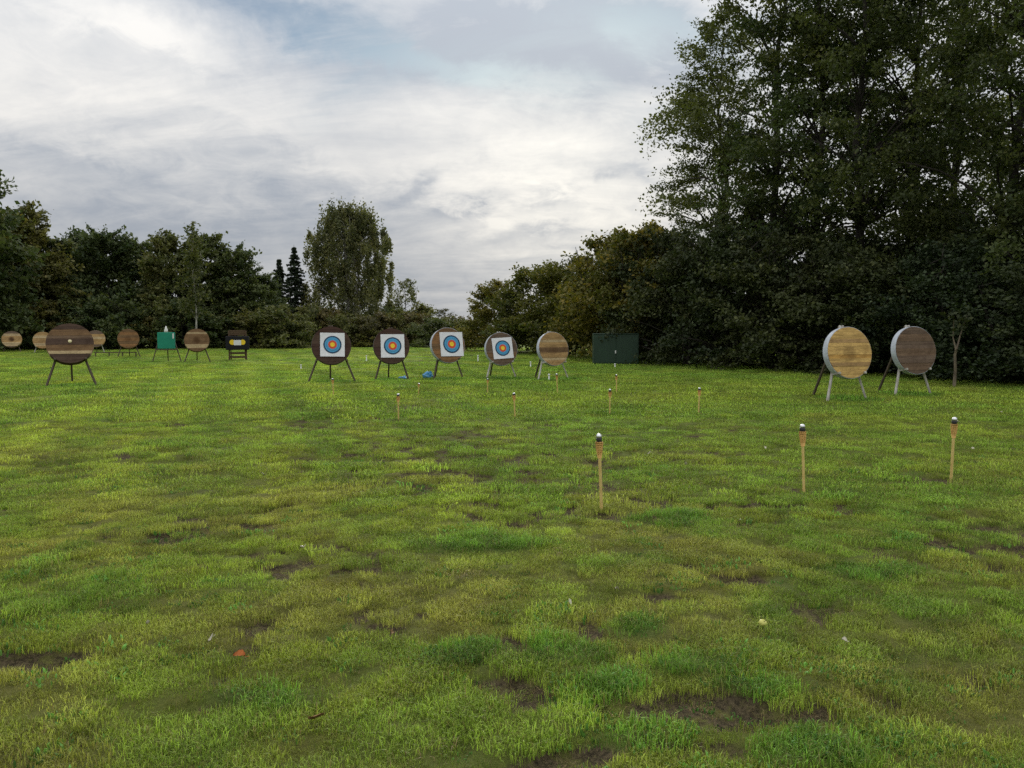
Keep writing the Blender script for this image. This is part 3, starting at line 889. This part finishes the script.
def sapling():
    x, y = G(954, 387)
    mb = MB()
    mb.tube([(0, 0, -.05), (.02, 0, .45), (-.01, 0, .85), (.03, 0, 1.0)], [.045, .038, .034, .03], 8)
    mb.tube([(.02, 0, .97), (.12, .02, 1.35), (.3, .05, 1.9)], [.026, .018, .008], 6)
    mb.tube([(.02, 0, .95), (-.06, .03, 1.3), (-.05, .05, 1.8)], [.024, .017, .007], 6)
    rg = np.random.default_rng(3)
    lm = leaf_mesh('sapling_crown', [(.3, .05, 1.85), (-.05, .05, 1.8), (.15, 0, 1.6)], [(.3, .3, .25)] * 3, [26] * 3, .09, 5)
    return plant('sapling', 'young pale-stemmed forked sapling beside the brown butt with a white rim', 'tree', (mb.mesh('sapling_stem', True), lm), M_BARKPALE, L_HEDGE, (x, y))


sapling()

# ------------------------------------------------------------------ archery butts
NL, BR, BT = 13, .575, .185


def layer_meshes():
    out = []
    for k in range(NL):
        z0 = -BR + 2 * BR * k / NL + .0006; z1 = -BR + 2 * BR * (k + 1) / NL - .0006
        rg = random.Random(900 + k)
        pts = []
        S = 5
        zs = [z0 + (z1 - z0) * i / S for i in range(S + 1)]
        hw = lambda z: math.sqrt(max(.0004, BR * BR - z * z))
        outline = [(hw(z), z) for z in zs] + [(-hw(z), z) for z in reversed(zs)]
        jit = rg.uniform(-.004, .004)
        v = [(a, -BT / 2 + jit, b) for a, b in outline] + [(a, BT / 2, b) for a, b in outline]
        n = len(outline)
        f = [tuple(range(n)), tuple(reversed(range(n, 2 * n)))] + [(i, i + n, (i + 1) % n + n, (i + 1) % n) for i in range(n)]
        me = mesh_from('straw_layer', v, f)
        bm = bmesh.new(); bm.from_mesh(me); bmesh.ops.recalc_face_normals(bm, faces=bm.faces)
        bm.to_mesh(me); bm.free()
        me.materials.append(M_STRAW)
        out.append(me)
    return out


LAYERS = layer_meshes()


def ring_mesh(r, thick=.003, n=40):
    return MB().lathe([(r, 0), (r, thick)], n).mesh('ring')


def band_mesh(wd):
    n = 56; v, f = [], []
    for (r, y) in ((BR + .002, -wd / 2), (BR + .012, -wd / 2), (BR + .012, wd / 2), (BR + .002, wd / 2)):
        for k in range(n):
            q = 2 * math.pi * k / n
            v.append((r * math.cos(q), y, r * math.sin(q)))
    for i in range(4):
        i2 = (i + 1) % 4
        for k in range(n):
            k2 = (k + 1) % n
            f.append((i * n + k, i * n + k2, i2 * n + k2, i2 * n + k))
    me = mesh_from('rim_band', v, f)
    me.polygons.foreach_set('use_smooth', [False] * len(me.polygons))
    return me


BAND = {}
LEG_CACHE = {}


def butt(px, py, dia, label, tilt, yaw, pal, rim=None, face=None, legm=None, stain=1.0, lift=.46, group='round straw butts on tripod stands', feet=.60, front_pale=False, boss=False):
    """px, py: the point on the ground midway between the front feet; yaw turns the face to the right of straight back down the field"""
    x, y = G(px, py)
    S = dia / (2 * BR)
    legm = legm or M_LEG
    t = thing('archery_butt', label, 'archery target', (x, y, hz(x, y)), R(yaw), group, S)
    ta = R(tilt)
    up = Vector((0, math.sin(ta), math.cos(ta))); nn = Vector((0, -math.cos(ta), math.sin(ta)))
    sc = (lift / S + BR) / math.cos(ta)
    ctr = up * sc + nn * (BT / 2 + .035)
    apex_s = sc + BR + .07
    rot = (-ta, 0, 0)
    rg = random.Random(label)
    for k in range(NL):
        o = obj('straw_layer', LAYERS[k], None, t, ctr, rot)
        c = pal[min(len(pal) - 1, int((NL - 1 - k) / NL * len(pal)))]
        j = rg.uniform(.86, 1.12)
        o.color = (c[0] * j, c[1] * j, c[2] * j, 1.0 - stain)
    if rim is not None:
        wd = .16 if rim is M_BAND else .06
        key = (rim.name, wd)
        if key not in BAND:
            BAND[key] = band_mesh(wd); BAND[key].materials.append(rim)
        obj('rim_band', BAND[key], None, t, ctr + nn * (0.0 if wd > .1 else -.02), rot)
    key = (round(sc, 3), tilt, feet, legm.name)
    if key not in LEG_CACHE:
        apex = up * apex_s
        L = {}
        for s in (-1, 1):
            L[s] = MB().beam((s * feet, .0, -.03), apex + Vector((s * .03, 0, 0)), .055, .045).mesh('leg', bevel=.006)
            p = (Vector((s * feet, 0, 0)).lerp(apex, .30 if sc < 1.1 else .32))
            # rest the butt on a peg where its lower edge meets the leg
            lo = up * (sc - BR * .80); frac = (lo.z) / apex.z
            p = Vector((s * feet, 0, 0)).lerp(apex, frac) + nn * .14
            L[('peg', s)] = MB().beam(p - nn * .12, p + nn * .13, .05, .05).mesh('peg', bevel=.006)
        L['rear'] = MB().beam((0, apex.y + .95, -.03), apex + Vector((0, .07, -.02)), .05, .05).mesh('rear_leg', bevel=.006)
        L['cross'] = MB().beam(Vector((-feet * .62, .02, 0)) + up * (apex_s * .40), Vector((feet * .62, .02, 0)) + up * (apex_s * .40), .04, .03).mesh('crossbar', bevel=.004)
        for k_, m_ in L.items(): m_.materials.append(M_LEG if k_ == 'rear' else legm)
        LEG_CACHE[key] = L
    L = LEG_CACHE[key]
    for s in (-1, 1):
        lg = obj('leg', L[s], None, t)
        obj('peg', L[('peg', s)], None, lg)
    obj('rear_leg', L['rear'], None if legm is M_LEG else None, t)
    obj('crossbar', L['cross'], None, t)
    if face is not None:
        fx, fz, fr, fs = face
        fm = MB(); n_ = 8; hs = fs / 2
        rg2 = random.Random(label + 'f')
        vv, ff = [], []
        for j in range(n_ + 1):
            for i in range(n_ + 1):
                u, v = i / n_ - .5, j / n_ - .5
                edge = max(abs(u), abs(v)) * 2
                vv.append((u * fs, -.002 - .006 * (edge > .95) * rg2.random(), v * fs))
        for j in range(n_):
            for i in range(n_):
                a = j * (n_ + 1) + i
                ff.append((a, a + 1, a + n_ + 2, a + n_ + 1))
        me = mesh_from('target_face', vv, ff)
        mat_rot = Matrix.Rotation(-ta, 4, 'X') @ Matrix.Rotation(R(fr), 4, 'Y')
        pf = obj('target_face', me, M_PAPER, t, ctr + nn * (BT / 2 + .012) + Vector((fx, 0, 0)) + up * fz, mat_rot.to_euler())
        so = pf.modifiers.new('thickness', 'SOLIDIFY'); so.thickness = .002; so.offset = 1
        k_ = fs / .72
        for (nm, r, m_, z) in (('navy_ring', .268, M_NAVY, 1), ('blue_ring', .226, M_BLUE, 2), ('inner_line_ring', .180, M_NAVY, 3), ('inner_blue_ring', .175, M_BLUE, 4), ('red_ring', .128, M_RED, 5), ('yellow_ring', .068, M_YELLOW, 6)):
            rm = ring_mesh(r * k_); obj(nm, rm, m_, pf, (0, -.003 - .0022 * z, 0), (math.pi / 2, 0, 0))
    if boss:
        me = MB().lathe([(.0, -.01), (.045, 0), (.05, .012), (.03, .03), (.0, .034)], 14).mesh('pale_spot', True)
        obj('pale_spot', me, M_CREAM, t, ctr + nn * (BT / 2 - .004) + up * .05, (math.pi / 2 - ta, 0, 0))
    return t


TAN = (.42, .27, .12); PALE = (.50, .38, .22); BRN = (.19, .115, .06); DKB = (.085, .055, .042); GRB = (.16, .115, .085); ORG = (.29, .155, .07); YEL = (.66, .44, .16)
YEL2 = (.58, .34, .10); DKR = (.075, .042, .035); GR2 = (.175, .118, .078)
# far line of butts, then the single big one
butt(12, 351.8, 1.14, 'pale oval butt with a dark shot-out centre, last of the far line', 24, 26, [GRB, PALE, TAN, TAN, TAN, PALE, PALE, GRB], lift=0.16, feet=.5)
butt(43, 352.2, 1.1, 'plain tan butt on pale legs, half behind the big dark striped butt', 18, 25, [TAN, PALE, TAN, TAN, PALE, TAN], legm=M_LEGPALE, stain=.2, lift=0.16, feet=.5)
butt(96, 352.5, 1.1, 'plain tan butt peeking out behind the big dark striped butt', 18, 25, [GRB, TAN, PALE, TAN, TAN, GRB], legm=M_LEGPALE, stain=.2, lift=0.26, feet=.5)
butt(129, 357, 1.06, 'reddish brown round butt between the big striped butt and the green square target', 14, 24, [BRN, ORG, BRN, ORG, BRN, ORG, BRN], stain=.5, lift=.40)
butt(197.5, 362, 1.08, 'brown butt with pale bands above and below its dark shot-out centre', 18, 22, [BRN, PALE, BRN, BRN, BRN, BRN, PALE, BRN, BRN], lift=.42)
butt(71.5, 385.5, 1.17, 'big dark butt with broad brown stripes and a pale yellow spot in its middle', 22, 28, [DKB, DKB, BRN, BRN, GR2, DKB, DKB, BRN, BRN, PALE, DKB, DKB, DKB], stain=.15, lift=0.5, boss=True)
FACE = (0.02, .0, 0, .72)
butt(332, 382.2, 1.11, 'dark butt with a square paper face, at the copse end of the row of faces', 11, 15, [DKR, DKB, DKR, DKR, DKB], rim=M_BANDDARK, face=(.03, .015, 1, .72), stain=.1, lift=0.47, feet=0.7)
butt(392, 380.2, 1.07, 'dark butt with a straight paper face and a small blue scrap at its feet', 11, 14, [DKR, DKB, DKR, DKB], rim=M_BANDDARK, face=(.03, .0, 0, .76), stain=.1, lift=0.44, feet=0.54)
butt(448.5, 379.4, 1.07, 'orange-brown butt with a paper face next to the crumpled blue bag', 11, 26, [BRN, ORG, ORG, BRN, ORG, ORG, BRN], rim=M_BAND, face=(.11, .03, 0, .80), stain=.1, lift=0.45, feet=0.52)
butt(501.5, 378.6, 1.02, 'grey-brown butt whose paper face hangs skewed', 11, 20, [GRB, GRB, GRB, BRN, GRB], rim=M_BAND, face=(.03, .02, -3.5, .74), legm=M_LEGPALE, stain=.1, lift=0.34, feet=0.54)
butt(553.5, 379.8, 1.02, 'bare tan butt with a ragged brown blotch, at the wood end of the row', 11, 28, [TAN, TAN, PALE, TAN, BRN, BRN, TAN, PALE, TAN, TAN], rim=M_BAND, legm=M_LEGPALE, stain=.35, lift=0.37)
butt(847, 400.5, 1.11, 'straw-yellow butt with a white rim standing before the dark shrubs', 9, 16, [YEL, YEL, YEL, TAN, YEL, YEL, YEL, YEL2, YEL, TAN, YEL, YEL, YEL], rim=M_BAND, legm=M_LEGPALE, stain=.45, lift=0.44, feet=.52)
butt(913, 395, 1.11, 'brown butt with a white rim standing before the dark shrubs', 9, 15, [GRB, GR2, GRB, GR2, GRB, GR2, GRB], rim=M_BAND, legm=M_LEGPALE, stain=.1, lift=0.45, feet=.52)


def square_target():
    x, y = G(167, 361.4)
    t = thing('square_target', 'bright green square foam target on a thin tripod', 'archery target', (x, y, hz(x, y)), R(21))
    wd, hh, th = .76, .76, .18
    obj('foam_block', MB().box((0, -.02, .98), (wd, th, hh)).mesh('foam_block', bevel=.02), M_GREENFOAM, t)
    obj('paper_label', MB().box((.30, -.113, 1.2), (.06, .004, .24)).mesh('paper_label'), M_WHITE, t)
    for s in (-1, 1):
        obj('leg', MB().beam((s * .62, -.02, -.03), (s * .25, .1, 1.30), .045, .04).mesh('leg', bevel=.004), M_LEG, t)
    obj('rear_leg', MB().beam((0.03, .75, -.03), (0, .12, 1.46), .045, .045).mesh('rear_leg', bevel=.004), M_LEG, t)
    obj('ledge', MB().box((0, -.02, .56), (.9, .2, .04)).mesh('ledge', bevel=.004), M_LEG, t)
    obj('stand_top', MB().lathe([(.09, 1.37), (.08, 1.45), (.05, 1.55), (.025, 1.64), (.0, 1.66)], 10).mesh('stand_top', True), M_WHITE, t)


square_target()


def block_target():
    x, y = G(238, 360)
    t = thing('block_target', 'black block target with two yellow spots on a brown wooden frame', 'archery target', (x, y, hz(x, y)), R(17))
    for s in (-1, 1):
        obj('post', MB().box((s * .39, 0, .70), (.07, .08, 1.44)).mesh('post', bevel=.005), M_CRATE, t)
    for k in range(3):
        obj('board', MB().box((0, .02, 1.23 + k * .085), (.72, .05, .078)).mesh('board', bevel=.004), M_CRATE, t)
    obj('foam_block', MB().box((0, -.12, .82), (1.08, .14, .66)).mesh('foam_block', bevel=.02), M_DARKFOAM, t)
    for s in (-1, 1):
        sp = obj('yellow_spot', ring_mesh(.125, .004), M_YELLOW, t, (s * .24, -.192, .86), (math.pi / 2, 0, 0))
    obj('paper_sheet', MB().box((0, -.203, .84), (.34, .006, .25)).mesh('paper_sheet'), M_PAPER, t)
    obj('crossbar', MB().box((0, -.02, .14), (.71, .05, .10)).mesh('crossbar', bevel=.004), M_CRATE, t)
    obj('crossbar', MB().box((0, -.02, .33), (.71, .06, .10)).mesh('crossbar', bevel=.004), M_CRATE, t)
    for s in (-1, 1):
        obj('brace', MB().beam((s * .33, .6, -.02), (s * .33, .05, 1.2), .05, .05).mesh('brace', bevel=.004), M_CRATE, t)


block_target()

# ------------------------------------------------------------------ bamboo torches
def torch_meshes():
    H = .70
    pole = MB()
    pts, rr = [], []
    for i in range(7):
        z = -.08 + (H - .17 + .08) * i / 6
        pts += [(0, 0, z), (0, 0, z + .006)]; rr += [.0135, .0155]
    pts.append((0, 0, H - .09)); rr.append(.0125)
    pole.tube(pts, rr, 10)
    bk = MB()
    for k in range(10):
        a = 2 * math.pi * k / 10
        c, s = math.cos(a), math.sin(a)
        bk.tube([(c * .014, s * .014, H - .20), (c * .022, s * .022, H - .15), (c * .028, s * .028, H - .09), (c * .031, s * .031, H - .045)], [.0055, .006, .0065, .006], 5)
    for k in range(7):
        z = H - .155 + k * .017; r = .021 + .0105 * min(1, k / 5)
        ps = [(r * math.cos(q) * (1.06 if j % 2 else .94), r * math.sin(q) * (1.06 if j % 2 else .94), z) for j, q in enumerate(np.linspace(0, 2 * math.pi, 21))]
        bk.tube(ps, [.0055] * 21, 4, False)
    can = MB().lathe([(.016, H - .14), (.025, H - .08), (.028, H - .03), (.028, H - .012), (.025, H - .008), (.012, H - .005)], 14)
    cap = MB().lathe([(.024, H - .006), (.027, H - .002), (.026, H + .012), (.019, H + .024), (.009, H + .030), (.0, H + .031)], 14)
    return pole.mesh('pole', True), bk.mesh('basket', True), can.mesh('fuel_can', True), cap.mesh('cap', True)


TORCH = torch_meshes()
for (m_, t_) in zip(TORCH, (M_BAMBOO, M_WEAVE, M_BLACK, M_SILVER)): m_.materials.append(t_)
rg = random.Random(4)
for (px, py, ptop, lab, grp) in [
        (601.5, 511.5, 433, 'bamboo garden torch standing by a bare brown scar in the turf', None),
        (804, 490.5, 419, 'bamboo garden torch before the straw-yellow butt with a white rim', None),
        (951, 480.5, 413, 'bamboo garden torch before the sapling and the brown butt', None),
        (398.5, 420, 394, 'bamboo garden torch before the butt with the blue scrap at its feet', None),
        (515, 418.5, 393.5, 'bamboo garden torch before the butt whose paper face hangs skewed', None),
        (609.7, 416, 389, 'bamboo garden torch in front of the dark green steel box', None),
        (698.5, 414.5, 388, 'bamboo garden torch standing alone on clear grass before the dark hedge', None),
        (333.5, 395, 378, 'short far torch just before the butt at the copse end of the row', None),
        (418.5, 395, 383, 'very short far torch between the straight and the orange-brown paper-faced butts', None),
        (487.5, 393, 378.5, 'far torch at the feet of the butt whose paper face hangs skewed', None),
        (557.5, 392.8, 373, 'far torch at the feet of the bare tan butt', None),
        (616.5, 392, 374, 'far torch nearest to the dark green steel box', None)]:
    x, y = G(px, py)
    s = (py - ptop) / F_PX * y / .73
    t = thing('bamboo_torch', lab, 'torch', (x, y, hz(x, y)), rg.uniform(0, 6), 'bamboo torches stuck in the grass')
    t.rotation_euler = (rg.uniform(-.05, .05), rg.uniform(-.045, .045) + (-.03 if px == 601.5 else 0), t.rotation_euler[2])
    t.scale = (max(.9, min(1.1, s)), max(.9, min(1.1, s)), s)
    for nm, me in zip(('pole', 'basket', 'fuel_can', 'cap'), TORCH):
        obj(nm, me, None, t)

# ------------------------------------------------------------------ other things on the field
def steel_box():
    x0, y0 = G(594, 364); x1 = x0 + 1.95
    t = thing('storage_box', 'dark green steel storage box tucked under the hazel branches', 'storage box', ((x0 + x1) / 2, y0 + .5, 0), R(-3))
    obj('body', MB().box((0, 0, .64), (1.95, 1.0, 1.28)).mesh('body', bevel=.012), M_GREENSTEEL, t)
    obj('lid', MB().box((0, -.005, 1.30), (1.97, 1.03, .035)).mesh('lid', bevel=.015), M_GREENSTEEL, t)
    for s in (-1, 1):
        obj('door', MB().box((s * .475, -.507, .63), (.92, .02, 1.16)).mesh('door', bevel=.006), M_GREENSTEEL, t)
        obj('skid', MB().box((s * .7, 0, -.02), (.12, .95, .06)).mesh('skid'), M_LEG, t)
    obj('handle', MB().box((-.02, -.535, .52), (.05, .04, .13)).mesh('handle', bevel=.008), M_WHITE, t)


steel_box()


def bag(px, py, sc, label, seed):
    x, y = G(px, py)
    rg_ = np.random.default_rng(seed)
    bm = bmesh.new(); bmesh.ops.create_icosphere(bm, subdivisions=3, radius=1)
    ph = rg_.uniform(0, 6, (6,)); fr = rg_.uniform(1.5, 5, (6, 3))
    for v in bm.verts:
        k = 1 + sum(.10 * math.sin(Vector(fr[i]).dot(v.co) * 1.6 + ph[i]) for i in range(6))
        v.co = Vector((v.co.x * sc[0] * k, v.co.y * sc[1] * k, max(0.0, (v.co.z * .9 + .75)) * sc[2] * k))
    me = bpy.data.meshes.new('blue_bag'); bm.to_mesh(me); bm.free()
    o = obj('blue_bag', me, M_BLUEBAG, None, (x, y, hz(x, y) - .01), (0, 0, .5))
    # the knotted neck of the bag
    obj('knot', MB().tube([(sc[0] * .5, 0, sc[2] * 1.1), (sc[0] * .75, .02, sc[2] * 1.45), (sc[0] * .7, .05, sc[2] * 1.7)], [.03, .018, .04], 7).mesh('knot', True), M_BLUEBAG, o)
    tag(o, label, 'bag')


bag(428, 378.5, (.15, .12, .12), 'crumpled blue plastic bag beside the orange-brown butt', 1)
bag(402.5, 379.3, (.13, .10, .055), 'flat blue plastic scrap at the feet of a dark butt', 2)
for (px, py, h, lab) in [(301, 368.5, .16, 'short white peg left of the row of paper faces'), (366.5, 361, .26, 'white peg in the gap between two dark paper-faced butts'),
                         (478, 361, .28, 'white peg behind the gap beside the skewed paper face'), (530.6, 367, .22, 'white peg behind the gap beside the bare tan butt'),
                         (549, 380.5, .17, 'white peg between the legs of the bare tan butt'), (615, 367, .15, 'stubby white peg before the dark green steel box')]:
    x, y = G(px, py)
    lab = lab.replace(' left of the row of paper faces', ' on open grass beside the copse-end paper-faced butt')
    me = MB().tube([(0, 0, -.05), (0, 0, h - .02), (0, 0, h)], [.022, .022, .012], 8).mesh('marker_peg', True)
    me2 = MB().lathe([(.035, h - .035), (.038, h - .02), (.03, h + .004), (.0, h + .006)], 10).mesh('cap', True)
    t = thing('marker_peg', lab, 'peg', (x, y, hz(x, y)), 0, 'white pegs marking the range')
    obj('stake', me, M_WHITE, t); obj('cap', me2, M_WHITE, t)

t = thing('low_rail', 'low dark wooden rail on short posts behind the reddish brown butt', 'rail', (*G(116, 356.5), 0))
for k in range(4):
    obj('post', MB().box((-1.1 + k * .73, 0, .10), (.05, .05, .30)).mesh('post', bevel=.004), M_LEG, t)
obj('rail', MB().box((0, -.04, .22), (2.3, .03, .05)).mesh('rail', bevel=.004), M_LEG, t)

x, y = P(394, 74)
t = thing('globe_lamp', 'white globe lamp on a grey post showing above the brown hedge', 'lamp', (x, y, 0))
obj('post', MB().tube([(0, 0, -.1), (0, 0, 1.2), (0, 0, 2.62)], [.05, .04, .035], 10).mesh('post', True), M_GREYPOST, t)
obj('collar', MB().lathe([(.05, 2.58), (.09, 2.62), (.09, 2.66)], 12).mesh('collar', True), M_GREYPOST, t)
obj('globe', MB().lathe([(.02, 2.62)] + [(.18 * math.sin(a), 2.80 - .18 * math.cos(a)) for a in np.linspace(.25, math.pi - .05, 12)], 18).mesh('globe', True), M_OPAL, t)


# ------------------------------------------------------------------ litter on the grass
def leaf_litter(seed, s):
    rg_ = random.Random(seed)
    v, f = [], []
    n = 10
    for i in range(n + 1):
        tt = i / n; wd = s * .38 * math.sin(math.pi * min(1, tt * .95 + .03)) ** .8 * (1 + .18 * math.sin(tt * 22 + seed))
        lift = .012 * math.sin(tt * 3 + seed) + .012 * tt
        v += [(tt * s - s / 2, -wd, lift + .009), (tt * s - s / 2, 0, lift), (tt * s - s / 2, wd, lift + .012)]
    for i in range(n):
        a = i * 3
        f += [(a, a + 3, a + 4, a + 1), (a + 1, a + 4, a + 5, a + 2)]
    b = len(v); v += [(s / 2, -.002, .012), (s / 2, .002, .012), (s / 2 + s * .35, .002, .02), (s / 2 + s * .35, -.002, .02)]
    f.append((b, b + 1, b + 2, b + 3))
    return mesh_from('fallen_leaf', v, f, True)


for k, (px, py, s, m_, lab, g) in enumerate([
        (239, 664, .060, M_LEAFORANGE, 'bright orange fallen leaf lying on the open turf', None),
        (391, 643, .055, M_LEAFBROWN, 'pale brown fallen leaf by a small bare spot', None),
        (316, 727, .065, M_LEAFBROWN, 'curled brown fallen leaf lying in the short turf', None),
        (148, 626, .050, M_LEAFPALE, None, 1), (211, 645, .045, M_LEAFPALE, None, 1), (570, 611, .04, M_LEAFPALE, None, 1), (618, 598, .04, M_LEAFPALE, None, 1),
        (844, 648, .045, M_LEAFPALE, None, 1), (302, 548, .06, M_LEAFPALE, None, 1), (264, 474, .07, M_LEAFPALE, None, 1), (686, 466, .07, M_LEAFPALE, None, 1),
        (649, 455, .06, M_LEAFPALE, None, 1), (765, 450, .06, M_LEAFPALE, None, 1), (859, 475, .06, M_LEAFPALE, None, 1), (973, 453, .07, M_LEAFPALE, None, 1),
        (1001, 413, .08, M_LEAFPALE, None, 1), (958, 423, .09, M_LEAFPALE, None, 1), (900, 417, .08, M_LEAFPALE, None, 1), (739, 523, .05, M_LEAFPALE, None, 1)]):
    x, y = G(px, py)
    o = obj('fallen_leaf', leaf_litter(k, s * (.62 if g else .95)), m_, None, (x, y, hz(x, y) + .028), (.25 + .1 * math.sin(k), .2 * math.cos(k), k * 1.7))
    tag(o, lab or 'small pale dry leaf lying on the grass', 'leaf', 'pale leaves scattered over the grass' if g else None)

x, y = G(761, 627)
mb = MB()
mb.lathe([(.004, .006), (.018, .001), (.030, .012), (.035, .030), (.033, .045), (.024, .057), (.012, .060), (.004, .054)], 18)
ap = obj('apple', mb.mesh('apple', True), M_APPLE, None, (x, y, hz(x, y) - .002), (.5, .3, 0), .68)
obj('stalk', MB().tube([(0, 0, .052), (.003, 0, .066), (.008, 0, .074)], [.0022, .002, .0026], 6).mesh('stalk'), M_BARK, ap)
tag(ap, 'small yellow-green windfall apple lying in the grass', 'apple')
